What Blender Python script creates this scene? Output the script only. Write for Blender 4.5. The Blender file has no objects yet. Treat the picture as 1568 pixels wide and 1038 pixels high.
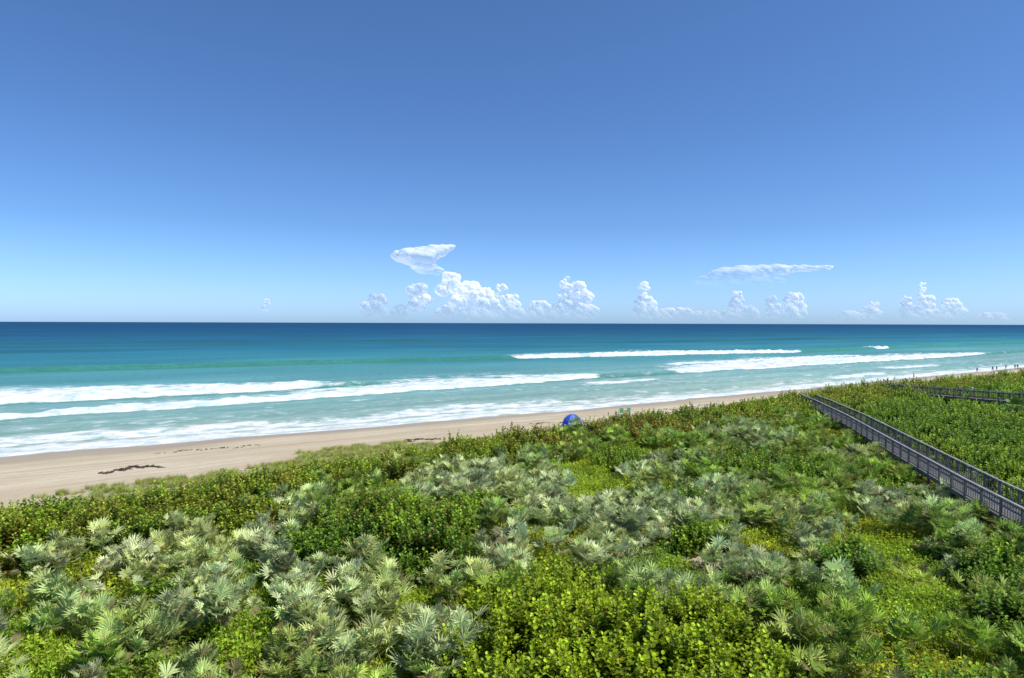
import bpy, math, random
import numpy as np
from mathutils import Vector, Matrix, Euler
random.seed(7); rng=np.random.default_rng(11)
scene=bpy.context.scene
TH=math.radians(32.6); CU,SU=math.cos(TH),math.sin(TH)
CAMH=17.0
# ---------------------------------------------------------------- helpers
def st(x,y): return x*CU+y*SU, -x*SU+y*CU
def xy(s,t): return s*CU-t*SU, s*SU+t*CU
def _h(ix,iy,seed):
    n=(ix.astype(np.int64)*374761393+iy.astype(np.int64)*668265263+seed*1442695041)&0xffffffff
    n=((n^(n>>13))*1274126177)&0xffffffff
    n=((n^(n>>16))*2246822519)&0xffffffff
    return ((n^(n>>15))&0xffffff)/float(0xffffff)
def vn(x,y,seed=0):
    x=np.asarray(x,float);y=np.asarray(y,float)
    ix=np.floor(x);iy=np.floor(y);fx=x-ix;fy=y-iy
    fx=fx*fx*(3-2*fx);fy=fy*fy*(3-2*fy)
    a=_h(ix,iy,seed);b=_h(ix+1,iy,seed);c=_h(ix,iy+1,seed);d=_h(ix+1,iy+1,seed)
    return (a*(1-fx)+b*fx)*(1-fy)+(c*(1-fx)+d*fx)*fy
def fbm(x,y,seed=0,o=4):
    r=0;a=1;t=0
    for i in range(o):
        r=r+a*vn(np.asarray(x)*2**i,np.asarray(y)*2**i,seed+i*17);t+=a;a*=.5
    return r/t
def sm(a,b,x):
    k=np.clip((np.asarray(x,float)-a)/(b-a),0,1);return k*k*(3-2*k)
def TE(s): return np.interp(s,[-200,-20,-4,3,12,22,40,60,102,200,400,2000],[38,43,47.5,52,55,58,62.5,63,67,70,80,100])
def CO(s): return np.interp(s,[-500,-50,66,220,300,1000,5000],[0,0,-3,5,10,35,200])
def TSH(s): return 108+CO(s)+(fbm(s*.05,s*0,9,2)-.5)*3
def ground_z(x,y):
    s,t=st(x,y); e=TE(s)+(fbm(s*.12,t*.12,5,3)-.5)*3; u=t-e; T=TSH(s)
    dune=np.interp(u,[-6,-1,5,8],[4.2,4.0,3.1,2.95])
    beach=3.1*np.clip((T-t)/(T-(e+5)),-.9,1.02)
    z=np.where(u<5,dune,beach)
    k=1-sm(-4,4,u)
    z=z+k*((fbm(x*.1,y*.1,3,4)-.5)*1.1+(fbm(x*.28,y*.28,13,3)-.5)*.9)+(1-k)*(fbm(x*.35,y*.35,8,3)-.5)*.16*sm(0,6,T-t)
    return z
def mesh_obj(name,verts,faces,mat=None,smooth=False,link=True):
    me=bpy.data.meshes.new(name)
    verts=np.asarray(verts,np.float32)
    me.from_pydata(verts.tolist(),[],faces if isinstance(faces,list) else faces.tolist()); me.update()
    if mat: me.materials.append(mat)
    if smooth: me.polygons.foreach_set('use_smooth',[True]*len(me.polygons))
    ob=bpy.data.objects.new(name,me)
    if link: scene.collection.objects.link(ob)
    return ob
def graded(flo,fhi,step,lo,hi,g=1.12):
    c=list(np.arange(flo,fhi+1e-6,step)); d=step; v=c[-1]
    while v<hi: d*=g; v+=d; c.append(v)
    d=step; v=flo; p=[]
    while v>lo: d*=g; v-=d; p.append(v)
    return np.array(p[::-1]+c)
def grid(name,S,T,Z,mat,attrs):
    ns,nt=len(S),len(T)
    gs,gt=np.meshgrid(S,T,indexing='ij')
    V=np.stack([gs.ravel(),gt.ravel(),Z.ravel()],1).astype(np.float32)
    i,j=np.meshgrid(np.arange(ns-1),np.arange(nt-1),indexing='ij')
    a=(i*nt+j).ravel(); F=np.stack([a,a+nt,a+nt+1,a+1],1).astype(np.int32)
    me=bpy.data.meshes.new(name)
    me.vertices.add(len(V)); me.vertices.foreach_set('co',V.ravel())
    me.loops.add(F.size); me.loops.foreach_set('vertex_index',F.ravel())
    me.polygons.add(len(F)); me.polygons.foreach_set('loop_start',np.arange(len(F),dtype=np.int32)*4)
    me.polygons.foreach_set('use_smooth',np.ones(len(F),bool))
    me.update(calc_edges=True); me.validate()
    for k,v in attrs.items():
        v=np.asarray(v,np.float32)
        if v.ndim==3:
            at=me.attributes.new(k,'FLOAT_COLOR','POINT')
            c=np.ones((len(V),4),np.float32); c[:,:3]=v.reshape(-1,3); at.data.foreach_set('color',c.ravel())
        else:
            at=me.attributes.new(k,'FLOAT','POINT'); at.data.foreach_set('value',v.ravel())
    me.materials.append(mat)
    ob=bpy.data.objects.new(name,me); scene.collection.objects.link(ob); ob.rotation_euler[2]=TH
    return ob
# ---------------------------------------------------------------- node helper
class NT:
    def __init__(s,name):
        s.m=bpy.data.materials.new(name); s.m.use_nodes=True; s.t=s.m.node_tree; s.t.nodes.clear()
        s.out=s.t.nodes.new('ShaderNodeOutputMaterial')
    def n(s,ty,**k):
        n=s.t.nodes.new('ShaderNode'+ty)
        for a,b in k.items(): setattr(n,a,b)
        return n
    def L(s,a,b): s.t.links.new(a,b)
    def math(s,op,a,b=None,c=None,clamp=False):
        n=s.n('Math',operation=op,use_clamp=clamp)
        for i,v in enumerate((a,b,c)):
            if v is None: continue
            if isinstance(v,(int,float)): n.inputs[i].default_value=v
            else: s.L(v,n.inputs[i])
        return n.outputs[0]
    def mix(s,f,a,b,blend='MIX'):
        n=s.n('Mix',data_type='RGBA',blend_type=blend)
        for i,v in ((0,f),(6,a),(7,b)):
            if isinstance(v,(int,float)): n.inputs[i].default_value=v
            elif isinstance(v,tuple): n.inputs[i].default_value=(*v,1)
            else: s.L(v,n.inputs[i])
        return n.outputs[2]
    def attr(s,name,ty='GEOMETRY',o='Fac'):
        n=s.n('Attribute',attribute_name=name,attribute_type=ty); return n.outputs[o]
    def noise(s,scale,detail=5,rough=.6,sc=(1,1,1)):
        tc=s.n('TexCoord'); mp=s.n('Mapping'); mp.inputs['Scale'].default_value=sc
        s.L(tc.outputs['Object'],mp.inputs[0]); n=s.n('TexNoise'); s.L(mp.outputs[0],n.inputs['Vector'])
        n.inputs['Scale'].default_value=scale;n.inputs['Detail'].default_value=detail;n.inputs['Roughness'].default_value=rough
        return n.outputs[0]
    def ramp(s,v,lo,hi):
        n=s.n('MapRange',interpolation_type='SMOOTHSTEP'); s.L(v,n.inputs[0]); n.inputs[1].default_value=lo;n.inputs[2].default_value=hi
        return n.outputs[0]
    def bsdf(s,col,rough=.8,spec=.3,bump=None,bd=.1,bs=1):
        b=s.n('BsdfPrincipled')
        if isinstance(col,tuple): b.inputs['Base Color'].default_value=(*col,1)
        else: s.L(col,b.inputs['Base Color'])
        if isinstance(rough,(int,float)): b.inputs['Roughness'].default_value=rough
        else: s.L(rough,b.inputs['Roughness'])
        b.inputs['Specular IOR Level'].default_value=spec
        if bump is not None:
            n=s.n('Bump'); n.inputs['Distance'].default_value=bd; n.inputs['Strength'].default_value=bs
            s.L(bump,n.inputs['Height']); s.L(n.outputs[0],b.inputs['Normal'])
        return b.outputs[0]
    def done(s,sh): s.L(sh,s.out.inputs[0]); return s.m
# ---------------------------------------------------------------- camera, light, sky
cam=bpy.data.cameras.new('camera'); co=bpy.data.objects.new('camera',cam); scene.collection.objects.link(co)
cam.sensor_width=36; cam.lens=24; cam.clip_start=.5; cam.clip_end=200000
co.matrix_world=Matrix.Translation((0,0,CAMH))@Matrix.Rotation(math.radians(90-1.34),4,'X')@Matrix.Rotation(math.radians(.18),4,'Z')
scene.camera=co
SE=math.radians(55); SA=math.radians(106)
w=bpy.data.worlds.new('World'); scene.world=w; w.use_nodes=True; wt=w.node_tree
bg=wt.nodes['Background']; sk=wt.nodes.new('ShaderNodeTexSky'); sk.sky_type='NISHITA'; sk.sun_disc=False
sk.sun_elevation=SE; sk.sun_rotation=SA; sk.altitude=0; sk.air_density=1.0; sk.dust_density=.6; sk.ozone_density=3.0
# tint by elevation: bluer towards the horizon than the stock model gives
sp=wt.nodes.new('ShaderNodeSeparateXYZ'); tcw=wt.nodes.new('ShaderNodeTexCoord')
wt.links.new(tcw.outputs['Generated'],sp.inputs[0])
cr=wt.nodes.new('ShaderNodeValToRGB'); wt.links.new(sp.outputs[2],cr.inputs[0])
stops=[(0.0,(.96,1.46,2.48)),(.03,(.92,1.35,2.30)),(.07,(.82,1.20,1.90)),(.136,(.68,1.01,1.51)),(.271,(.64,.92,1.34)),(.43,(.66,.94,1.30)),(1.0,(.95,1.0,1.2))]
els=cr.color_ramp.elements
while len(els)<len(stops): els.new(.5)
for e_,(p,c) in zip(els,stops): e_.position=p; e_.color=(c[0]/2.5,c[1]/2.5,c[2]/2.5,1)
v1=wt.nodes.new('ShaderNodeVectorMath'); v1.operation='MULTIPLY'; v2=wt.nodes.new('ShaderNodeVectorMath'); v2.operation='SCALE'; v2.inputs['Scale'].default_value=2.5
wt.links.new(sk.outputs[0],v1.inputs[0]); wt.links.new(cr.outputs[0],v1.inputs[1]); wt.links.new(v1.outputs[0],v2.inputs[0])
wt.links.new(v2.outputs[0],bg.inputs[0]); bg.inputs[1].default_value=.1
sd=bpy.data.lights.new('sun','SUN'); sd.energy=5.0; sd.angle=math.radians(.5); sd.color=(1,.95,.84)
so=bpy.data.objects.new('sun',sd); scene.collection.objects.link(so)
dv=Vector((math.sin(SA)*math.cos(SE),math.cos(SA)*math.cos(SE),math.sin(SE)))
so.rotation_euler=dv.to_track_quat('Z','Y').to_euler(); so.location=(60,-20,80)
vs=scene.view_settings; vs.view_transform='Standard'; vs.look='None'; vs.exposure=0
# ---------------------------------------------------------------- terrain
ELL_SHRUB=[(3.0,25,5.5,5.5,1.4),(6.5,23.5,4.5,4.5,1.1),(1.5,29,3.2,3.2,1.1),(-7,38,4.5,4.5,2.0),(-4.6,35,2.6,3.2,1.5),(-9,35.5,3,2.5,1.5),(-31,38,8,7,1.5),(-19,42,6,3.5,.8),(15,21,3,2,.9),(24,33,2.2,3,1.1),(-3,43,2,3,1.1),(10.6,38.5,1.6,1.0,.9),(16.5,34,1.6,1.8,1.4),(22,57,4,5,1.0),(20,28,1.4,1.4,1.1),(-16,30,1.5,1.5,.8),(-1.5,45,1.5,1.5,.9),(12,47,1.6,2,1.0),(27,48,1.2,3,1.0),(9,60,2.5,4,.9)]
CLEAR=[(6.2,53,2.6,8),(5.2,46,2.0,3),(8,33,1.6,2.2),(18,30,2.4,3.2),(-10,26,1.6,2),(13.5,40,2.2,1.4),(-17,24.5,1.6,1.5),(21,38,2,2.5),(-4,29,1.2,2)]
BARE=[(11,36.2,1.8,1.3),(13,36,1.3,1.9),(12.4,25.2,1.0,.8),(-1.2,38,.9,1.2),(-12,25,.7,.9),(9.5,29.5,.8,.9),(17,36,.9,1.4)]
def ell(x,y,L):
    m=np.zeros(np.shape(x))
    for e in L:
        d=((x-e[0])/e[2])**2+((y-e[1])/e[3])**2
        d=d+(fbm(x*.6,y*.6,21,4)-.5)*1.9
        m=np.maximum(m,np.clip(1.25-d,0,1))
    return m
BW=[(23.4,18),(24.9,23),(28.8,36.7),(30.3,43.7),(32.9,54.4),(37.9,74.8),(41.2,90),(42.5,97.5)]
def bwx(y): return np.interp(y,[p[1] for p in BW],[p[0] for p in BW])
def shrub_h(x,y):
    s,t=st(x,y); e=TE(s); n=fbm(x*.3,y*.3,31,3); nf=fbm(x*.8,y*.8,33,3)
    h=np.zeros(np.shape(x))
    for q in ELL_SHRUB:
        d=((x-q[0])/q[2])**2+((y-q[1])/q[3])**2+(fbm(x*.5,y*.5,41,4)-.5)*2.4
        h=np.maximum(h,q[4]*np.clip(1.1-d,0,1)**.5)
    wdt=np.interp(s,[-10,10,40,70,110],[9,8,11,14,17])+ (n-.5)*14
    band=sm(0,3,t-(e-wdt))*sm(0,1.5,e-t+(n-.5)*3)
    h=np.maximum(h,band*(.6+.7*n)*(1-.85*np.exp(-(((x-6.6)/2.8)**2+((y-73)/5)**2))))
    r=sm(1.6,4,x-bwx(y))*sm(34,42,y)*sm(0,1.5,e-t)
    h=np.maximum(h,r*(.8+1.1*n))
    h=h*(1-np.clip(ell(x,y,CLEAR[:2])*2.5,0,1))
    return h*(.35+1.3*nf)
def near_bw(x,y): return (np.abs(x-bwx(y))<1.35)&(y<98.5)
def near_bw2(x,y,r=1.5):
    a=np.array([62.5,111.0]);b=np.array([67.5,94.]);c=np.array([84.,82.])
    def d(p,q):
        v=q-p;L=np.hypot(*v);u=((x-p[0])*v[0]+(y-p[1])*v[1])/L**2;u=np.clip(u,0,1)
        return np.hypot(x-p[0]-u*v[0],y-p[1]-u*v[1])
    return np.minimum(d(a,b),d(b,c))<r
def glim(s): return np.interp(s,[-40,-14,-4,4,9,15,22,30,38,50,100,300],[20,21,20,18,13,16,19,16,11,5,3,2.5])
S=graded(-130,330,1.0,-60000,60000,1.15); T=graded(4,122,.7,-60000,150,1.15)
gs,gt=np.meshgrid(S,T,indexing='ij'); gx,gy=xy(gs,gt)
GZ=ground_z(gx,gy)
e=TE(gs)
bare=ell(gx,gy,[(a,b,c,d) for a,b,c,d in BARE])
veg=1-sm(-1,4,gt-e+(fbm(gs*.25,gt*.25,77,3)-.5)*5)
gn=(fbm(gs*.13,gt*.2,801,3)-.5)*14
veg=np.maximum(veg,.5*(1-sm(-3,3,gt-e-glim(gs)-gn)))
Tsh=TSH(gs)
wet=1-sm(3,12,Tsh-gt+(fbm(gs*.08,gt*.1,55,3)-.5)*6)
m=NT('sandy_ground')
n1=m.noise(1.3,6,.65); n2=m.noise(.12,4,.6,(.3,1,1)); n3=m.noise(14,4,.7); ntr=m.noise(.5,3,.5,(.04,1.6,1)); nvg=m.noise(.6,5,.7)
sand=m.mix(m.ramp(n2,.35,.65),(.47,.39,.265),(.58,.505,.37))
sand=m.mix(m.math('MULTIPLY',m.ramp(ntr,.54,.64),.5),sand,(.36,.29,.20))
sand=m.mix(m.math('MULTIPLY',m.ramp(n1,.5,.7),.35),sand,(.38,.31,.22))
sand=m.mix(m.math('MULTIPLY',m.attr('wet'),.75),sand,(.34,.27,.175))
soil=m.mix(m.ramp(n1,.4,.6),(.035,.05,.012),(.08,.10,.02))
soil=m.mix(m.math('MULTIPLY',m.ramp(n3,.55,.7),.5),soil,(.12,.10,.05))
soil=m.mix(m.ramp(m.math('ADD',m.attr('bare'),m.math('MULTIPLY',m.math('SUBTRACT',n1,.5),.8)),.25,.45),soil,(.42,.33,.24))
vg=m.math('ADD',m.attr('veg'),m.math('MULTIPLY',m.math('SUBTRACT',nvg,.5),.6))
col=m.mix(m.math('MULTIPLY',m.ramp(vg,.25,.55),.6),sand,(.20,.22,.07))
col=m.mix(m.ramp(m.attr('veg'),.55,.8),col,soil)
rr=m.math('SUBTRACT',.95,m.math('MULTIPLY',m.attr('wet'),.5))
sandmat=m.done(m.bsdf(col,rr,.25,m.math('ADD',n1,m.math('MULTIPLY',n3,.3)),.12,.8))
grid('ground',S,T,GZ,sandmat,{'veg':veg,'wet':wet,'bare':bare})
# ---------------------------------------------------------------- sea
S=graded(-160,760,1.7,-60000,60000,1.06); T=graded(96,310,.5,90,60000,1.018)
gs,gt=np.meshgrid(S,T,indexing='ij')
Tsh=TSH(gs)
wig=(fbm(gs*.02,gt*0,101,3)-.5)
H=np.zeros_like(gs); foam=np.zeros_like(gs); face=np.zeros_like(gs)
def prof(u,f,b): return np.where(u<0,np.exp(-(u/f)**2),np.exp(-(u/b)**2))
def itp(k,v): return np.interp(gs,k,v)
fine=(fbm(gs*.07,gt*.05,121,4)-.5); jag=(fbm(gs*.30,gt*.3,125,3)-.5); mott=fbm(gs*.045,gt*.16,133,4)
def breaker(tc,amp,wd,st_,tcw=1.0,trl=.44):
    global H,foam,face
    u=gt-tc-fine*8*tcw-jag*3.4*tcw
    br=np.clip(st_,0,1); w_=np.maximum(wd,.5)
    H+=amp*(prof(u,2.4,8)*(1-br)+br*sm(-2.6,-.5,u)*(1-sm(3,w_*1.1+8,u))*(.65+1.5*jag+.6*fine))
    f=sm(-3.4,-1.5,u)*(1-sm(w_*.35,w_*1.5,u))
    lead=1-sm(3,8,u)
    foam=np.maximum(foam,f*br*(1.0-.35*np.clip(u/w_,0,1))*(lead+(1-lead)*(.55+.8*mott)))
    tr=sm(-2,0,u)*(1-sm(w_*.9,w_*2.0+5,u))*trl
    foam=np.maximum(foam,tr*np.clip(br*1.2,0,1)*(.4+1.1*vn(gs*.06,gt*.1,7)))
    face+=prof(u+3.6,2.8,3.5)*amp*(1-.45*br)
w3=itp([-200,0,177,300,366,472,800],[287,284,275,262,254,262,285])+wig*6
b3=sm(170,182,gs)*(1-sm(355,374,gs)) + .9*sm(458,466,gs)*(1-sm(480,490,gs))
breaker(w3,1.6,itp([0,177,200,300,366,372,460,490],[1,8,30,42,26,3,8,6]),b3,.5)
w1=itp([-200,-14,57,120,300],[176,176,178,184,200])+wig*6
b1=1-sm(48,66,gs)
breaker(w1,1.35*np.where(gs<57,1,np.exp(-np.clip(gs-57,0,200)/25)),itp([-200,-20,20,57],[36,34,22,9]),b1,.6)
w2=itp([-200,-20,45,130,187,300,434,800],[145,145.6,152,166,169,174,184,215])+wig*5
b2=1-.9*sm(134,142,gs)*(1-sm(168,178,gs)); b2=b2*(1-sm(425,455,gs))
breaker(w2,1.05,itp([-200,-20,20,45,90,130,180,230,300,434],[6,6,8,13,24,16,12,36,42,14]),b2,.7)
breaker(itp([0,130,230,500],[140,148,158,170]),.35,itp([0,120,230],[2,4,3]),(sm(112,124,gs)*(1-sm(138,156,gs)))*.75,.8)
breaker(itp([0,221,500],[120,128,150]),.4,itp([190,205,235],[1,4,2]),sm(190,206,gs)*(1-sm(226,244,gs))*.85,.8)
breaker(itp([0,277,500],[130,141,160]),.4,itp([250,265,300],[1,5,3]),sm(250,264,gs)*(1-sm(290,310,gs))*.85,.8)
breaker(itp([0,180,330,600],[190,196,206,215]),.4,10,.8*sm(190,215,gs)*(1-sm(330,380,gs)),.9)
for i,(tc,a) in enumerate([(345,.35),(395,.3),(470,.75),(545,.4),(610,.6),(700,.45),(790,.5),(900,.5),(1030,.5),(1180,.5)]):
    mod=vn(gs*.006+i*9.1,gt*0,200+i)
    u=gt-tc-(fbm(gs*.006,gt*0,300+i,3)-.5)*40
    sg=1+tc/500
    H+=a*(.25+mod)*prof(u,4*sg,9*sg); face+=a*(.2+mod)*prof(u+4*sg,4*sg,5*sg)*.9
far=1-sm(500,1600,gt)
H+=.12*(fbm(gs*.05,gt*.14,61,4)-.5)*2*far*sm(112,150,gt)
H*=sm(0,14,gt-Tsh)
d=gt-Tsh+ (fbm(gs*.05,gt*0+3,66,4)-.5)*7+jag*3
foam=np.maximum(foam,.74*sm(-3,0,d)*(1-sm(3,11,d)))
foam=np.maximum(foam,.70*sm(6,8.5,d)*(1-sm(10,20,d))*(1-sm(60,120,gs)*.45))
lace=.22*sm(0,5,gt-Tsh)*(1-sm(165,240,gt))*(.45+1.1*fbm(gs*.025,gt*.05,81,3))
foam=np.maximum(foam,lace)
H+=.10*np.clip(foam-.5,0,1)
H+=np.where(gt<Tsh+6,.03,0)
keys=np.log([100,112,125,150,180,230,275,330,450,700,1200,3000,9000,60000])
tt=np.log(np.clip(gt+(fbm(gs*.012,gt*.03,91,4)-.5)*np.clip(gt*.30,0,150),100,59000))
cols=np.array([(.42,.42,.33),(.36,.45,.39),(.27,.415,.39),(.205,.375,.375),(.155,.335,.35),(.085,.27,.30),(.056,.235,.275),(.038,.195,.255),(.023,.145,.225),(.015,.105,.195),(.011,.078,.165),(.009,.060,.145),(.009,.058,.14),(.012,.065,.15)])
wc=np.stack([np.interp(tt,keys,cols[:,k]) for k in range(3)],-1)
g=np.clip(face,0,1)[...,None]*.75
wc=wc*(1-g)+np.array([.045,.20,.145])*g  # shoreward swell faces: green light through thin water painted into vertex colour
dk=sm(320,480,gt)*np.clip(face,0,1)*.5; wc=wc*(1-dk[...,None])  # far swell faces painted darker as well, shading held in the colour
m=NT('sea_water')
nf=m.noise(.35,8,.68,(.6,1,1)); nb=m.noise(.9,5,.6,(.5,1,1)); nl=m.noise(.018,6,.62,(.35,1,1)); nx=m.noise(.002,6,.65,(.25,1,1))
fv=m.math('ADD',m.math('MULTIPLY',m.attr('foam'),2.0),m.math('MULTIPLY_ADD',nf,3.2,-2.25))
mask=m.ramp(fv,-.15,.85)
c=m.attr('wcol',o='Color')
v=m.math('MULTIPLY_ADD',nl,.9,.55); v2_=m.math('MULTIPLY_ADD',nb,.7,.65); v=m.math('MULTIPLY',v,v2_)
v=m.math('MULTIPLY',v,m.math('MULTIPLY_ADD',nx,.8,.6))
cc=m.n('VectorMath',operation='SCALE'); m.L(c,cc.inputs[0]); m.L(v,cc.inputs['Scale'])
dif=m.n('BsdfDiffuse'); m.L(cc.outputs[0],dif.inputs[0])
gl=m.n('BsdfGlossy'); gl.inputs['Roughness'].default_value=.22; gl.inputs[0].default_value=(.9,.95,1,1)
bp=m.n('Bump'); bp.inputs['Distance'].default_value=.35; bp.inputs['Strength'].default_value=.6; m.L(nb,bp.inputs['Height'])
m.L(bp.outputs[0],gl.inputs['Normal']); m.L(bp.outputs[0],dif.inputs['Normal'])
ms=m.n('MixShader'); ms.inputs[0].default_value=.06; m.L(dif.outputs[0],ms.inputs[1]); m.L(gl.outputs[0],ms.inputs[2])
fcol=m.mix(m.ramp(nf,.36,.60),(.46,.60,.64),(.80,.81,.82))
fd=m.bsdf(fcol,.9,.1,nf,.9,1.0)
m2=m.n('MixShader'); m.L(mask,m2.inputs[0]); m.L(ms.outputs[0],m2.inputs[1]); m.L(fd,m2.inputs[2])
seamat=m.done(m2.outputs[0])
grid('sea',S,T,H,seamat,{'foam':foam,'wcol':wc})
# ---------------------------------------------------------------- plant prototypes
def leafmat(name,trans=.3,rough=.5,spec=.3,org=(.30,.13,.02)):
    m=NT(name)
    c=m.attr('tint','INSTANCER','Color'); lv=m.attr('lv'); lr=m.attr('lr'); og=m.attr('org','INSTANCER')
    f=m.math('LESS_THAN',lr,og); c=m.mix(m.math('MULTIPLY',f,.8),c,org)
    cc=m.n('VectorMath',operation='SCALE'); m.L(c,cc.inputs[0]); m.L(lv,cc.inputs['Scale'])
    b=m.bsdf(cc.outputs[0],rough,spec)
    t=m.n('BsdfTranslucent'); m.L(cc.outputs[0],t.inputs[0])
    x=m.n('MixShader'); x.inputs[0].default_value=trans; m.L(b,x.inputs[1]); m.L(t.outputs[0],x.inputs[2])
    return m.done(x.outputs[0])
MPAL=leafmat('palmetto_leaf',.27,.5,.18,(.36,.29,.13)); MSHR=leafmat('shrub_leaf',.34,.45,.25); MCOV=leafmat('groundcover_leaf',.38,.6,.15,(.34,.27,.10))
class PB:
    def __init__(s): s.v=[];s.f=[];s.lv=[];s.lr=[]
    def add(s,vs,fs,lv,lr):
        o=len(s.v); s.v+=[tuple(v) for v in vs]; s.f+=[[i+o for i in f] for f in fs]; s.lv+=[lv]*len(vs); s.lr+=[lr]*len(vs)
    def leaf(s,p,d,up,L,W,lv,lr,fold=.15,droop=0):
        d=d.normalized(); side=d.cross(up)
        if side.length<1e-3: side=Vector((1,0,0))
        side.normalize(); n=side.cross(d)
        q=lambda a,b,c:p+d*(a*L)+side*(b*W)+n*(c*L)
        s.add([p,q(.3,.42,fold),q(.75,.42,fold-droop),q(1,0,-droop),q(.75,-.42,fold-droop),q(.3,-.42,fold)],[[0,1,2,3],[0,3,4,5]],lv,lr)
    def make(s,name,mat,coll):
        ob=mesh_obj(name,s.v,s.f,mat,link=False); me=ob.data
        for k,v in (('lv',s.lv),('lr',s.lr)):
            a=me.attributes.new(k,'FLOAT','POINT'); a.data.foreach_set('value',v)
        coll.objects.link(ob); return ob
def palmetto(seed):
    R=random.Random(seed); b=PB()
    nf=R.randint(9,15)
    for i in range(nf):
        az=i*2.4+R.uniform(-.3,.3); el=math.radians(R.uniform(30,85) if i>3 else R.uniform(70,88))
        L=R.uniform(.45,1.05); d=Vector((math.cos(az)*math.cos(el),math.sin(az)*math.cos(el),math.sin(el)))
        base=Vector((R.uniform(-.15,.15),R.uniform(-.15,.15),0)); hub=base+d*L+Vector((0,0,-.05*L))
        sd_=d.cross(Vector((0,0,1))).normalized(); 
        b.add([base-sd_*.012,base+sd_*.012,hub+sd_*.008,hub-sd_*.008],[[0,1,2,3]],.7,.9)
        ax=(d*.8+Vector((math.cos(az),math.sin(az),R.uniform(.0,.8)))*.55+Vector((R.uniform(-.12,.12),R.uniform(-.12,.12),0))).normalized()
        sd_=ax.cross(Vector((0,0,1))).normalized(); up=sd_.cross(ax)
        rad=R.uniform(.38,.60); n=13; br=R.uniform(.65,1.35); lr=R.random(); sp=math.radians(R.uniform(75,120)); cup=R.uniform(.15,.5)
        for k in range(n):
            a=-sp+2*sp*k/(n-1); dd=ax*math.cos(a)+sd_*math.sin(a)+up*(.15+cup*abs(a)/sp)
            dd+=Vector((R.uniform(-.07,.07),R.uniform(-.07,.07),R.uniform(-.07,.07))); dd.normalize()
            rr=rad*(1-.25*(abs(a)/sp)**2)*R.uniform(.85,1.08); w_=.036
            per=dd.cross(up).normalized()
            mid=hub+dd*rr*.55; tip=hub+dd*rr-Vector((0,0,R.uniform(.02,.12)))
            up2=per.cross(dd)
            b.add([hub,mid+per*w_,tip,mid-per*w_,mid-up2*.025],[[0,1,2,4],[0,4,2,3]],br*R.uniform(.8,1.2),lr)
    for i in range(3):
        az=R.uniform(0,6.28); d=Vector((math.cos(az),math.sin(az),.1)); hub=d*.35+Vector((0,0,.1))
        for k in range(9):
            a=az-1+2*k/8; dd=Vector((math.cos(a),math.sin(a),-.15)); p=Vector((-math.sin(a),math.cos(a),0))*.02
            b.add([hub,hub+dd*.2+p,hub+dd*.42,hub+dd*.2-p],[[0,1,2,3]],.8,0.0)
    return b
def shrub(seed,big=1.0):
    R=random.Random(seed); b=PB()
    for k in range(6):
        x0=Vector((R.uniform(-.36,.36),R.uniform(-.36,.36),0)); hgt=R.uniform(.45,1.3)
        lean=Vector((R.uniform(-.25,.25),R.uniform(-.25,.25),1)).normalized(); sb=R.uniform(.7,1.3)
        b.add([x0+Vector((.01,0,0)),x0-Vector((.01,0,0)),x0+lean*hgt-Vector((.005,0,0)),x0+lean*hgt+Vector((.005,0,0))],[[0,1,2,3]],.6,.99)
        n=R.randint(12,16)
        for i in range(n):
            f=(i+.5)/n; p=x0+lean*hgt*(.2+.8*f); az=i*2.4+R.uniform(-.4,.4)
            el=-.2+1.15*f+R.uniform(-.25,.25)
            d=Vector((math.cos(az)*math.cos(el),math.sin(az)*math.cos(el),math.sin(el)))
            L=R.uniform(.11,.17)*(1.15-.4*f)*big
            b.leaf(p,d,Vector((R.uniform(-.3,.3),R.uniform(-.3,.3),1)),L*1.15,L*1.0,(.33+1.05*f**2)*sb*R.uniform(.8,1.2),R.random(),.12,.12)  # tips brighter; low leaves darkened, shade of the gaps put into leaf brightness
    return b
def cover(seed):
    R=random.Random(seed); b=PB()
    for i in range(110):
        r=.55*math.sqrt(R.random());a=R.uniform(0,6.28);z=R.uniform(0,.32)+.18*(1-r/.55)
        p=Vector((r*math.cos(a),r*math.sin(a),z)); az=R.uniform(0,6.28);el=R.uniform(-.1,1.1)
        d=Vector((math.cos(az)*math.cos(el),math.sin(az)*math.cos(el),math.sin(el)))
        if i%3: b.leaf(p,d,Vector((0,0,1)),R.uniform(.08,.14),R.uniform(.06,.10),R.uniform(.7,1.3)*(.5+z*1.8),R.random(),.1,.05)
        else:
            q=Vector((-d.y,d.x,0))*.012; d=(d+Vector((0,0,1.2))).normalized(); L=R.uniform(.2,.38)
            b.add([p-q,p+q,p+d*L+Vector((0,0,-.02))],[[0,1,2]],R.uniform(.8,1.3),R.random())
    return b
def tuft(seed):
    R=random.Random(seed); b=PB()
    for i in range(60):
        a=R.uniform(0,6.28); r=R.uniform(0,.22); p=Vector((r*math.cos(a),r*math.sin(a),-.03)); el=R.uniform(.7,1.5);a+=R.uniform(-.5,.5)
        d=Vector((math.cos(a)*math.cos(el),math.sin(a)*math.cos(el),math.sin(el))); q=Vector((-math.sin(a),math.cos(a),0))*.009; L=R.uniform(.35,.8)
        m1=p+d*L*.6; tp=p+d*L+Vector((math.cos(a),math.sin(a),-.5))*L*.15
        b.add([p-q,p+q,m1+q,m1-q,tp],[[0,1,2,3],[3,2,4]],R.uniform(.7,1.3),R.random())
    return b
def coll(name): return bpy.data.collections.new(name)
CP,CS,CC,CT=coll('palmetto_variants'),coll('shrub_variants'),coll('groundcover_variants'),coll('beach_grass_variants')
for i in range(10): palmetto(100+i).make('palmetto_plant_%d'%i,MPAL,CP)
for i in range(6): shrub(200+i).make('shrub_shoots_%d'%i,MSHR,CS)
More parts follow.
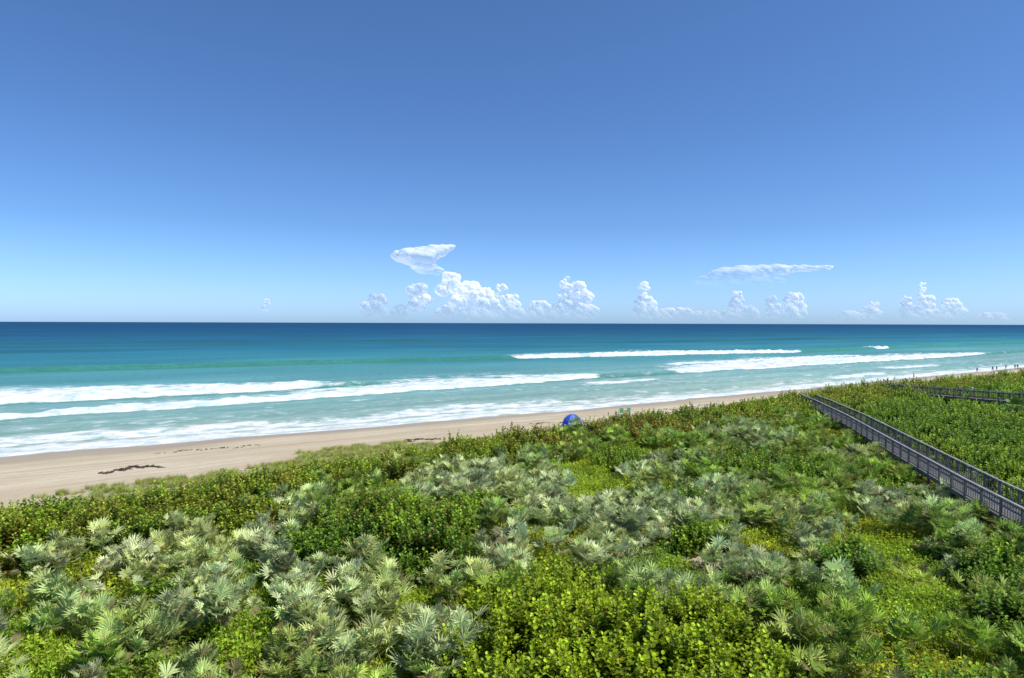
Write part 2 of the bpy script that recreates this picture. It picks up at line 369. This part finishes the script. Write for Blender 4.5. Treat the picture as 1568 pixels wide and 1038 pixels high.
for i in range(4): cover(300+i).make('cover_patch_%d'%i,MCOV,CC)
for i in range(4): tuft(400+i).make('grass_tuft_%d'%i,MCOV,CT)
def scatter(name,P,rot,scl,tint,org,cl,nv):
    n=len(P); me=bpy.data.meshes.new(name); me.vertices.add(n); me.vertices.foreach_set('co',np.asarray(P,np.float32).ravel())
    def A(k,ty,f,v): a=me.attributes.new(k,ty,'POINT'); a.data.foreach_set(f,v)
    A('rot','FLOAT_VECTOR','vector',np.asarray(rot,np.float32).ravel()); A('scl','FLOAT','value',np.asarray(scl,np.float32))
    A('vidx','INT','value',rng.integers(0,nv,n).astype(np.int32))
    c=np.ones((n,4),np.float32); c[:,:3]=tint; A('tint','FLOAT_COLOR','color',c.ravel()); A('org','FLOAT','value',np.asarray(org,np.float32))
    ob=bpy.data.objects.new(name,me); scene.collection.objects.link(ob)
    ng=bpy.data.node_groups.new(name+'_nodes','GeometryNodeTree')
    ng.interface.new_socket('Geometry',in_out='INPUT',socket_type='NodeSocketGeometry'); ng.interface.new_socket('Geometry',in_out='OUTPUT',socket_type='NodeSocketGeometry')
    N=ng.nodes; gi=N.new('NodeGroupInput'); go=N.new('NodeGroupOutput'); ip=N.new('GeometryNodeInstanceOnPoints')
    ci=N.new('GeometryNodeCollectionInfo'); ci.inputs['Collection'].default_value=cl; ci.inputs['Separate Children'].default_value=True; ci.inputs['Reset Children'].default_value=True
    def na(k,dt,ty):
        a=N.new('GeometryNodeInputNamedAttribute'); a.data_type=dt; a.inputs[0].default_value=k
        return [o for o in a.outputs if o.name=='Attribute' and o.type==ty][0]
    er=N.new('FunctionNodeEulerToRotation'); l=ng.links
    l.new(na('rot','FLOAT_VECTOR','VECTOR'),er.inputs[0]); l.new(er.outputs[0],ip.inputs['Rotation'])
    l.new(na('scl','FLOAT','VALUE'),ip.inputs['Scale']); l.new(na('vidx','INT','INT'),ip.inputs['Instance Index'])
    ip.inputs['Pick Instance'].default_value=True
    l.new(gi.outputs[0],ip.inputs['Points']); l.new(ci.outputs[0],ip.inputs['Instance']); l.new(ip.outputs[0],go.inputs[0])
    md=ob.modifiers.new('scatter','NODES'); md.node_group=ng
    print(name,n); return ob
def cand(dens_near,dmin,dmax,falloff):
    xs=[];ys=[];ws=[]
    edges=np.geomspace(dmin,dmax,24)
    for a,b in zip(edges[:-1],edges[1:]):
        mlt=min(1,(falloff/a)**1.0) ; den=dens_near*mlt
        wl,wr=-(.82*b+4),(.82*b+6); area=(b-a)*(wr-wl); n=int(area*den)
        xs.append(rng.uniform(wl,wr,n)); ys.append(rng.uniform(a,b,n)); ws.append(np.full(n,mlt**-.5))
    x=np.concatenate(xs);y=np.concatenate(ys);w_=np.concatenate(ws)
    s,t=st(x,y); k=(t<TE(s)+26)&(t>-60)
    return x[k],y[k],w_[k]
def rots(n,tilt): 
    return np.stack([rng.normal(0,tilt,n),rng.normal(0,tilt,n),rng.uniform(0,6.283,n)],1)
# shrubs
x,y,w_=cand(6.0,15,260,42)
h=shrub_h(x,y); k=(h>.16)&~near_bw(x,y)&~near_bw2(x,y); x,y,w_,h=x[k],y[k],w_[k],h[k]
z=ground_z(x,y)+h-.55-rng.uniform(0,.5,len(x))+rng.normal(0,.17,len(x))
s,t=st(x,y)
n1=fbm(x*.22,y*.22,501,3);n2=fbm(x*.9,y*.9,502,3); r=rng.random(len(x))
A_=np.array([.36,.48,.02]);B_=np.array([.17,.30,.028]);C_=np.array([.33,.36,.04])
bright=np.clip(1.3-(((x-3.8)/8)**2+((y-26)/8)**2),0,1)
bandk=sm(0,4,t-(TE(s)-16))
base=B_[None]*(1-sm(.35,.65,n1))[:,None]+np.array([.28,.41,.03])[None]*sm(.35,.65,n1)[:,None]
base=base*(1-bright[:,None])+A_*bright[:,None]
bk=(bandk*sm(.3,.65,n2)*.8)[:,None]; base=base*(1-bk)+C_*bk
red=np.exp(-(((x-15)/9)**2+((y-70)/7)**2))
rb=(red*.8*sm(.3,.6,n2))[:,None]; base=base*(1-rb)+np.array([.32,.20,.05])*rb
base*=(.6+.8*r)[:,None]
org=.01+.13*bandk*sm(.45,.7,n2)+.25*red*sm(.35,.6,n2)+.12*np.clip(1.2-(((x+7)/5)**2+((y-37)/6)**2),0,1)*sm(.4,.6,n2)
sc=(.85+.55*rng.random(len(x)))*np.clip(w_,1,2.2)**.6
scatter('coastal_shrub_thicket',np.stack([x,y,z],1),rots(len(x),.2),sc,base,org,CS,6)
# palmettos
x,y,w_=cand(2.0,15,200,60)
s,t=st(x,y); h=shrub_h(x,y); cl=ell(x,y,CLEAR); ba=ell(x,y,BARE); nn=fbm(x*.25,y*.25,601,3); n4=fbm(x*.75,y*.75,605,3)
silc=np.exp(-(((x-4)/15)**2+((y-45)/13)**2))*.8
sil=np.clip(sm(-.2,.6,(fbm(x*.2,y*.2,611,3)-.5)*2.8+silc+np.exp(-(((x+14)/12)**2+((y-30)/10)**2))*.45-np.exp(-(((x-17)/8)**2+((y-27)/9)**2))*.7-np.exp(-(((x+2)/7)**2+((y-24)/5)**2))*.4),0,1)
k=(h<.3)&(cl<.15)&(ba<.1)&(n4>.47-.08*silc-.03*sil+.03*(x>10)*(y<40))&(nn>.28)&(t<TE(s)-4)&~near_bw(x,y)&~near_bw2(x,y)
x,y,w_,sil,nn,n4=x[k],y[k],w_[k],sil[k],nn[k],n4[k]
z=ground_z(x,y)-.1+rng.uniform(0,.35,len(x))+np.clip((n4-.45)*2.6,0,.7)
r=rng.random(len(x))[:,None]
sil=np.clip(sil+rng.normal(0,.15,len(x)),0,1)
ci=(np.array([.63,.72,.38])*sil[:,None]+np.array([.38,.54,.08])*(1-sil[:,None]))*(.55+.7*r)
yel=(fbm(x*.4,y*.4,640,2)>.60)[:,None]*.45; ci=ci*(1-yel)+np.array([.58,.63,.17])*yel
scatter('saw_palmetto_thicket',np.stack([x,y,z],1),rots(len(x),.2),(.65+.7*rng.random(len(x)))*np.clip(w_,1,1.6)**.5,np.clip(ci,0,.8),np.full(len(x),.05),CP,10)
# ground cover
x,y,w_=cand(4.2,15,150,36)
s,t=st(x,y); h=shrub_h(x,y); ba=ell(x,y,BARE); gap=fbm(x*1.1,y*1.1,733,2); cl=ell(x,y,CLEAR)
k=(h<.45)&(ba<.15)&(t<TE(s)+1)&~near_bw2(x,y)&((np.abs(x-bwx(y))>1.0))&((gap>.33)|(cl>.2))
x,y,w_=x[k],y[k],w_[k]; nn=fbm(x*.3,y*.3,701,3)[:,None]; cl=cl[k][:,None]
q=sm(.35,.65,nn); ci=np.array([.44,.51,.035])*q+np.array([.22,.37,.035])*(1-q); ci=ci*(1-cl*.8)+np.array([.38,.55,.04])*cl*.8
ci=ci*(.6+.7*rng.random((len(x),1)))
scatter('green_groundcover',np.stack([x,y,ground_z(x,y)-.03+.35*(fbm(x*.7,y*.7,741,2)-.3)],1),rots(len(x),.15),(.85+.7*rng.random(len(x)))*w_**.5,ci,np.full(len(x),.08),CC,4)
# dune grass
x,y,w_=cand(9,30,260,50)
s,t=st(x,y); u=t-TE(s); gn=(fbm(s*.13,t*.2,801,3)-.5)*14
k=(u>-2.5)&(u<glim(s)+gn)&(rng.random(len(x))<np.clip(1.8-u/20,.35,1)*sm(.2,.55,fbm(x*.6,y*.6,811,2))); x,y,w_=x[k],y[k],w_[k]
ci=(np.array([.44,.50,.14])+rng.normal(0,.04,(len(x),3)))*(.7+.6*rng.random((len(x),1)))
scatter('beach_grass',np.stack([x,y,ground_z(x,y)-.02],1),rots(len(x),.1),(.5+.45*rng.random(len(x)))*w_**.5,np.clip(ci,.01,1),np.full(len(x),.2),CT,4)
# ---------------------------------------------------------------- beams & boardwalk
class BM:
    def __init__(s): s.v=[];s.f=[]
    def beam(s,p,q,w_,h_,up=Vector((0,0,1))):
        p=Vector(p);q=Vector(q);d=(q-p).normalized(); sd_=d.cross(up)
        if sd_.length<1e-3: sd_=Vector((1,0,0))
        sd_.normalize(); u=sd_.cross(d); o=len(s.v)
        for c in (p,q):
            for a,b in ((-1,-1),(1,-1),(1,1),(-1,1)): s.v.append(tuple(c+sd_*a*w_/2+u*b*h_/2))
        s.f+=[[o+i for i in F] for F in ([0,1,2,3],[7,6,5,4],[0,4,5,1],[1,5,6,2],[2,6,7,3],[3,7,4,0])]
def woodmat(name,k):
    m=NT(name); n1=m.noise(3,5,.6); n2=m.noise(.7,3,.5); f=lambda *c:tuple(v*k for v in c)
    return m.done(m.bsdf(m.mix(m.ramp(n2,.35,.65),m.mix(n1,f(.11,.11,.11),f(.22,.215,.21)),m.mix(n1,f(.075,.08,.09),f(.16,.165,.17))),.85,.2,n1,.01,.6))
wood=woodmat('weathered_wood',1.0); woodl=woodmat('paler_wood',1.9)  # handrail caps use a paler copy of the same wood
def gz1(x,y): return float(ground_z(np.array([x]),np.array([y]))[0])
def boardwalk(name,pts,zs,W=1.8,stairs=None):
    rail=BM(); deck=BM(); pst=BM(); cap=BM()
    P=[Vector((a[0],a[1],z)) for a,z in zip(pts,zs)]
    N=[]
    for i in range(len(P)):
        d=(P[min(i+1,len(P)-1)]-P[max(i-1,0)]); d.z=0; d.normalize(); N.append(Vector((d.y,-d.x,0)))
    for side in (-1,1):
        Q=[P[i]+N[i]*side*W/2 for i in range(len(P))]
        for a,b in zip(Q[:-1],Q[1:]):
            L=(b-a).length; n=max(1,round(L/2.2))
            off=N[0]*side
            for k in range(n+1):
                p=a.lerp(b,k/n); g=gz1(p.x,p.y)
                if k<n or b is Q[-1]: pst.beam((p.x,p.y,min(g-.3,p.z-.3)),(p.x,p.y,p.z+1.10),.11,.11,Vector((0,1,0)))
            cap.beam(a+Vector((0,0,1.13)),b+Vector((0,0,1.13)),.16,.045)
            rail.beam(a+Vector((0,0,.98)),b+Vector((0,0,.98)),.05,.08)
            rail.beam(a+Vector((0,0,.14)),b+Vector((0,0,.14)),.05,.08)
            deck.beam(a+Vector((0,0,-.17)),b+Vector((0,0,-.17)),.06,.24)
            m_=int(L/.30)
            for k in range(m_):
                p=a.lerp(b,(k+.5)/m_)-off*.045; rail.beam(p+Vector((0,0,.06)),p+Vector((0,0,1.04)),.032,.032,Vector((0,1,0)))
    for i in range(len(P)-1):
        a,b=P[i],P[i+1]; L=(b-a).length; n=int(L/.15)
        for k in range(n):
            f=(k+.5)/n; p=a.lerp(b,f); nn=N[i].lerp(N[i+1],f).normalized()
            deck.beam(p-nn*(W/2+.04)+Vector((0,0,-.02)),p+nn*(W/2+.04)+Vector((0,0,-.02)),.135,.04)
    root=bpy.data.objects.new(name,None); scene.collection.objects.link(root)
    for nm,b,mt in (('railing',rail,wood),('deck',deck,wood),('posts',pst,wood),('handrail_cap',cap,woodl)):
        o=mesh_obj(nm,b.v,b.f,mt); o.parent=root
    return root
boardwalk('wooden_boardwalk',BW+[(42.2,101),(41.0,108)],[5.9]*6+[5.8,5.75,5.0,3.2],2.0)
boardwalk('wooden_boardwalk',[(60.5,116),(62.5,111),(67.5,94),(84,82)],[4.2,6.1,6.6,6.6],1.8)
# ---------------------------------------------------------------- simple material
def plain(name,c,rough=.7,var=.15):
    m=NT(name); n=m.noise(6,3,.5); a=tuple(v*(1-var) for v in c); b=tuple(min(1,v*(1+var)) for v in c)
    return m.done(m.bsdf(m.mix(n,a,b),rough,.3))
# ---------------------------------------------------------------- beach tent (blue)
def beach_tent(x,y):
    root=bpy.data.objects.new('beach_tent',None); scene.collection.objects.link(root); z=gz1(x,y); root.location=(x,y,z); root.rotation_euler[2]=math.radians(200); root.scale=(1.1,1.1,1.1)
    blue=plain('blue_nylon',(.035,.10,.62),.5); lb=plain('light_blue_nylon',(.12,.25,.75),.5)
    V=[];F=[];mi=[]
    nu,nv=24,8
    for j in range(nv+1):
        ph=math.pi/2*j/nv
        for i in range(nu+1):
            a=math.radians(-125+250*i/nu); rr=1.45*math.cos(ph)*(1-.04*(i%4 in(1,2,3)))
            V.append((rr*math.cos(a),rr*math.sin(a)*1.0,1.5*math.sin(ph)))
    for j in range(nv):
        for i in range(nu):
            o=j*(nu+1)+i; F.append([o,o+1,o+nu+2,o+nu+1]); mi.append(1 if (i//4)%3==1 else 0)
    o=mesh_obj('canopy',V,F,blue,True); o.data.materials.append(lb); o.data.polygons.foreach_set('material_index',mi); o.parent=root
    sol=o.modifiers.new('t','SOLIDIFY'); sol.thickness=.015
    b=BM()
    for a in (-125,-65,0,65,125):
        for j in range(8):
            p=[math.pi/2*k/8 for k in (j,j+1)]; aa=math.radians(a)
            b.beam(*[(1.47*math.cos(q)*math.cos(aa),1.47*math.cos(q)*math.sin(aa),1.52*math.sin(q)) for q in p],.025,.025)
    o=mesh_obj('poles',b.v,b.f,plain('tent_pole',(.3,.32,.35))); o.parent=root
    b=BM(); b.beam((-1.3,0,.03),(1.2,0,.03),2.2,.03); o=mesh_obj('floor',b.v,b.f,blue); o.parent=root
beach_tent(8.7,97)
def beach_chair(x,y,rz,c):
    root=bpy.data.objects.new('beach_chair',None); scene.collection.objects.link(root); root.location=(x,y,gz1(x,y)); root.rotation_euler[2]=rz; root.scale=(1.15,1.15,1.15)
    f=BM(); c_=BM()
    for sx in (-.29,.29):
        f.beam((sx,-.3,.0),(sx,.35,.62),.03,.03); f.beam((sx,.35,0),(sx,-.35,.45),.03,.03); f.beam((sx,-.35,.55),(sx,.25,.55),.05,.03); f.beam((sx,.2,.28),(sx,.62,1.0),.03,.03)
    f.beam((-.29,.62,1.0),(.29,.62,1.0),.03,.03)
    c_.beam((0,-.32,.36),(0,.2,.28),.54,.02); c_.beam((0,.2,.29),(0,.61,.98),.54,.02)
    for nm,b,mt in (('frame',f,plain('chair_frame',(.6,.6,.6),.4)),('fabric',c_,plain('chair_fabric',c))):
        o=mesh_obj(nm,b.v,b.f,mt); o.parent=root
beach_chair(18.6,115,2.9,(.15,.62,.35)); beach_chair(19.7,115.4,3.2,(.2,.65,.45))
# ---------------------------------------------------------------- people
SKIN=plain('skin',(.26,.13,.08),.6,.05); HAIR=plain('hair',(.05,.03,.02),.7)
def person(x,y,rz,top,bot,stride=.0,z=None,arm=.15,name='beach_walker',h=1.85):
    k=h/1.72; J={'pel':(0,0,.95),'sp':(0,0,1.15),'ch':(0,.01,1.36),'nk':(0,0,1.48),'hd':(0,-.01,1.58),'ht':(0,0,1.68),
     'hl':(-.10,0,.90),'hr':(.10,0,.90),'kl':(-.11,-.28*stride,.50),'kr':(.11,.20*stride,.50),'al':(-.11,-.38*stride,.08),'ar':(.11,.50*stride,.10),
     'tl':(-.12,-.38*stride-.17,.035),'tr':(.12,.50*stride-.16,.04),
     'sl':(-.19,0,1.41),'sr':(.19,0,1.41),'el':(-.25,.18*stride,1.14),'er':(.25,-.18*stride,1.14),'wl':(-.27,.10*stride-arm*.6,.90),'wr':(.27,-.30*stride-arm*.6,.92)}
    R={'pel':.135,'sp':.115,'ch':.14,'nk':.055,'hd':.095,'ht':.075,'hl':.095,'hr':.095,'kl':.06,'kr':.06,'al':.04,'ar':.04,'tl':.035,'tr':.035,'sl':.06,'sr':.06,'el':.042,'er':.042,'wl':.028,'wr':.028}
    E=[('pel','sp'),('sp','ch'),('ch','nk'),('nk','hd'),('hd','ht'),('pel','hl'),('pel','hr'),('hl','kl'),('hr','kr'),('kl','al'),('kr','ar'),('al','tl'),('ar','tr'),('ch','sl'),('ch','sr'),('sl','el'),('sr','er'),('el','wl'),('er','wr')]
    keys=list(J); me=bpy.data.meshes.new('sk'); me.from_pydata([J[q] for q in keys],[(keys.index(a),keys.index(b)) for a,b in E],[])
    tmp=bpy.data.objects.new('tmp',me); scene.collection.objects.link(tmp); tmp.modifiers.new('s','SKIN')
    for i,q in enumerate(keys):
        me.skin_vertices[0].data[i].radius=(R[q],R[q]*(.8 if q in('pel','sp','ch') else 1)); me.skin_vertices[0].data[i].use_root=(q=='pel')
    tmp.modifiers.new('u','SUBSURF').levels=2
    dg=bpy.context.evaluated_depsgraph_get(); nm=bpy.data.meshes.new_from_object(tmp.evaluated_get(dg)); bpy.data.objects.remove(tmp)
    V=[tuple(v.co) for v in nm.vertices];F=[list(p.vertices) for p in nm.polygons]
    b=BM()
    for wq,sg in (('wl',-1),('wr',1)):
        p=Vector(J[wq]); b.beam(p,p+Vector((0,-.01,-.09)),.03,.075)
        for i,(oy,l) in enumerate(((-.032,.065),(-.011,.075),(.011,.07),(.032,.055))):
            q=p+Vector((0,oy-.01,-.09)); q2=q+Vector((0,0,-l*.5)); b.beam(q,q2,.017,.017); b.beam(q2,q2+Vector((-sg*.015,0,-l*.5)),.014,.014)
        q=p+Vector((0,-.04,-.03)); b.beam(q,q+Vector((-sg*.01,-.03,-.055)),.018,.018)
    b.beam((0,-.105,1.60),(0,-.125,1.575),.025,.02)
    for sg in(-1,1): b.beam((sg*.092,0,1.61),(sg*.096,0,1.57),.02,.03)
    o=len(V); V+=b.v; F+=[[i+o for i in f] for f in b.f]
    ob=mesh_obj(name,V,F,SKIN,True); ob.data.materials.append(plain('top',top)); ob.data.materials.append(plain('shorts',bot)); ob.data.materials.append(HAIR)
    for p in ob.data.polygons:
        c=p.center
        if c.z>1.62 or (c.z>1.53 and c.y>.03): p.material_index=3
        elif 1.0<c.z<1.46 and abs(c.x)<.24 and top is not SKIN: p.material_index=1
        elif .6<c.z<=1.0 and abs(c.x)<.22: p.material_index=2
    ob.scale=(k,k,k); ob.rotation_euler[2]=rz; ob.location=(x,y,gz1(x,y) if z is None else z)
for (px,dt,rz,tp,bt,sd_) in ((1400,3,1.0,(.03,.03,.05),(.03,.03,.05),.5),(1497,3,2.2,(.3,.04,.04),(.03,.03,.1),.6),(1521,3.5,-1,(.04,.04,.07),(.03,.05,.15),.5),(1527,3,-1.2,(.05,.06,.2),(.04,.04,.04),.5),(1541,3,.3,(.15,.07,.05),(.02,.02,.02),.3),(1555,4,2.5,(.03,.03,.03),(.2,.05,.05),.6),(1559,4.5,2.4,(.15,.1,.05),(.03,.03,.06),.4)):
    kx=(px-784)/1045; s_=200
    for _ in range(30):
        t_=float(TSH(np.array([s_]))[0])-dt; d_=t_/(CU-SU*kx); s_=d_*(kx*CU+SU)
    X,Y=xy(s_,t_); person(X,Y,rz,tp,bt,sd_)
person(66.3,98.2,1.0,(.75,.72,.65),(.5,.42,.3),0,z=6.52,h=1.75)
# ---------------------------------------------------------------- seaweed wrack & driftwood
def wrack(s0,t0,L,n,seed):
    R=random.Random(seed); b=BM()
    for i in range(n):
        f=R.uniform(-1,1); s_=s0+f*L/2; t_=t0+1.2*math.sin(f*3+seed)+.5*math.sin(f*11)+R.gauss(0,.45)*(1-f*f*.6); X,Y=xy(s_,t_); g=gz1(X,Y)
        a=R.gauss(TH,.6); l=R.uniform(.1,.45)*(1 if R.random()<.93 else 3); z1=g+R.uniform(.0,.06)
        b.beam((X,Y,z1),(X+l*math.cos(a),Y+l*math.sin(a),z1+R.uniform(-.03,.08)),R.uniform(.03,.12),R.uniform(.02,.08))
    mesh_obj('seaweed_wrack',b.v,b.f,WR)
WR=plain('dried_seaweed',(.075,.055,.038),.9,.5)
wrack(4.5,81.5,5.5,200,1); wrack(36.5,79,4.5,130,2); wrack(14,93,12,50,3); wrack(62,84,9,60,4); wrack(-10,86,6,40,5); wrack(95,88,14,80,6)
# ---------------------------------------------------------------- palm at right edge
def palm(x,y,hgt):
    root=bpy.data.objects.new('cabbage_palm',None); scene.collection.objects.link(root); g=gz1(x,y); root.location=(x,y,g)
    V=[];F=[];n=10;m_=10
    for j in range(n+1):
        f=j/n; r=.17-.05*f+.015*(j%2)
        for i in range(m_):
            a=6.283*i/m_; V.append((r*math.cos(a)+.15*f*f,r*math.sin(a),hgt*f-.2))
    for j in range(n):
        for i in range(m_): F.append([j*m_+i,j*m_+(i+1)%m_,(j+1)*m_+(i+1)%m_,(j+1)*m_+i])
    o=mesh_obj('trunk',V,F,plain('palm_bark',(.2,.17,.13),.9),True); o.parent=root
    R=random.Random(5); V=[];F=[]
    for i in range(22):
        az=i*2.4; el=R.uniform(-.5,1.3); d=Vector((math.cos(az)*math.cos(el),math.sin(az)*math.cos(el),math.sin(el))); hub=Vector((.15,0,hgt-.2))+d*R.uniform(.7,1.0)
        sd_=d.cross(Vector((0,0,1))).normalized(); up=sd_.cross(d); c=Vector((.15,0,hgt-.25)); o_=len(V)
        V+=[c-sd_*.02,c+sd_*.02,hub+sd_*.015,hub-sd_*.015]; F.append([o_,o_+1,o_+2,o_+3])
        for k in range(23):
            a=-1.9+3.8*k/22; dd=(d*math.cos(a)+sd_*math.sin(a)+up*.15).normalized(); p=dd.cross(up).normalized()*.035; rr=R.uniform(.75,.95)*(1-.05*a*a)
            o_=len(V); V+=[hub,hub+dd*rr*.5+p,hub+dd*rr-Vector((0,0,.22)),hub+dd*rr*.5-p]; F.append([o_,o_+1,o_+2,o_+3])
    o=mesh_obj('fronds',[tuple(v) for v in V],F,plain('palm_frond',(.16,.27,.05),.5,.4)); o.parent=root
palm(58.5,79,3.2)
# ---------------------------------------------------------------- clouds (12 km out)
U=11.48
def cloudmat(name,amax,lo,hi,wisp,ns=.10,tr=.42):
    m=NT(name); tc=m.n('TexCoord'); sp=m.n('SeparateXYZ'); m.L(tc.outputs['Object'],sp.inputs[0])
    a=m.ramp(sp.outputs[2],lo,hi); n=m.noise(ns,5,.6,(.6,.6,1.2)); n=m.ramp(n,.5-wisp,.5+wisp*.5)  # tops stronger, bases fade: horizon haze put into the alpha by height
    a=m.math('MULTIPLY',m.math('MULTIPLY',a,amax),n)
    d=m.n('BsdfDiffuse'); d.inputs[0].default_value=(.84,.81,.77,1)
    tl=m.n('BsdfTranslucent'); tl.inputs[0].default_value=(tr,tr,tr,1)
    y=m.n('AddShader'); m.L(d.outputs[0],y.inputs[0]); m.L(tl.outputs[0],y.inputs[1])
    t=m.n('BsdfTransparent'); x=m.n('MixShader'); m.L(a,x.inputs[0]); m.L(t.outputs[0],x.inputs[1]); m.L(y.outputs[0],x.inputs[2])
    return m.done(x.outputs[0])
CM=cloudmat('cumulus',.66,-2,54,.45,.07,.55); AM=cloudmat('anvil_cloud',.48,52,102,.5,.06,.5)
import bmesh
def balls(name,B,mat,vox,disp,ns,it=6):
    bm=bmesh.new()
    for (x,yy,z,rx,ry,rz) in B:
        r=bmesh.ops.create_icosphere(bm,subdivisions=2,radius=1.0)
        for v in r['verts']: v.co=Vector((v.co.x*rx+x,v.co.y*ry+yy,v.co.z*rz+z))
    me=bpy.data.meshes.new(name); bm.to_mesh(me); bm.free(); me.materials.append(mat)
    o=bpy.data.objects.new(name,me); scene.collection.objects.link(o); o.location=(0,12000,17); o.scale=(U,U,U)
    rm=o.modifiers.new('r','REMESH'); rm.mode='VOXEL'; rm.voxel_size=vox; rm.use_smooth_shade=True
    sm_=o.modifiers.new('s','SMOOTH'); sm_.factor=.5; sm_.iterations=it
    for i,(dd,nn) in enumerate(((disp,ns),(disp*.4,ns*.4))):
        tx=bpy.data.textures.new(name+str(i),'CLOUDS'); tx.noise_scale=nn; tx.noise_depth=2
        md=o.modifiers.new('d%d'%i,'DISPLACE'); md.texture=tx; md.strength=dd; md.texture_coords='LOCAL'
    return o
R=random.Random(3)
def cumulus(px,wd,top,base=4):
    B=[]; cx=px-784; n=int(12+wd*.55)
    for i in range(n):
        f=R.random(); z=base+(top-base)*f; hw=wd/2*(1-.6*f); r=max(2.4,min(wd,40)*.24*(1-.45*f))*R.uniform(.55,1.2)
        B.append((cx+R.uniform(-hw,hw),R.uniform(-hw,hw)*.5,min(z,top-r*.8),r,r,r*.95))
    r=max(3,wd*.12); B.append((cx+R.uniform(-2,2),0,top-r,r,r,r))
    return B
CL=[(640,42,60,26),(575,42,44,8),(612,34,28,4),(690,40,78,46),(718,54,64,28),(742,36,54,16),(700,76,38,4),(768,28,60,14),(782,36,44,8),(750,70,28,3),(825,52,34,4),(868,30,72,24),(886,38,64,16),(895,38,48,8),(860,46,30,4),(985,28,64,18),(990,40,42,5),(1040,80,24,3),(1128,28,50,12),(1140,46,28,5),(1182,26,44,12),(1216,40,48,8),(1335,32,34,6),(1386,26,44,10),(1412,20,64,20),(1416,44,44,6),(1455,38,40,8),(1300,40,20,3),(1520,54,18,3),(408,16,36,14),(1100,60,20,3)]
ALL=[]
for c in CL: ALL+=cumulus(*c)
balls('cumulus_cloud_bank',ALL,CM,1.1,2.0,4,3)
def chain(P,n,flat):
    B=[]
    for i in range(n):
        f=R.random()*(len(P)-1.001); k=int(f); f-=k; a,b=P[k],P[k+1]; q=[a[j]+(b[j]-a[j])*f for j in range(3)]
        B.append((q[0]-784+R.uniform(-2,2),R.uniform(-q[2],q[2])*1,494-q[1]+R.uniform(-1,1)*q[2]*.5,q[2]*R.uniform(.6,1.2)*1.3,q[2]*1.6,q[2]*flat*R.uniform(.5,.95)))
    return B
balls('anvil_cloud',chain([(602,391,5),(622,393,12),(645,394,16),(665,387,11),(688,380,5),(695,377,2.5)],100,.9)+chain([(640,404,12),(658,412,10),(676,416,5)],30,.9),AM,1.2,1.6,9,14)
balls('anvil_cloud',chain([(1066,430,5),(1095,425,12),(1120,421,15),(1160,416,11),(1210,411,7),(1275,407,3)],140,.85)+chain([(1110,436,10),(1150,434,11),(1190,430,8)],40,.8),AM,1.2,1.6,9,14)
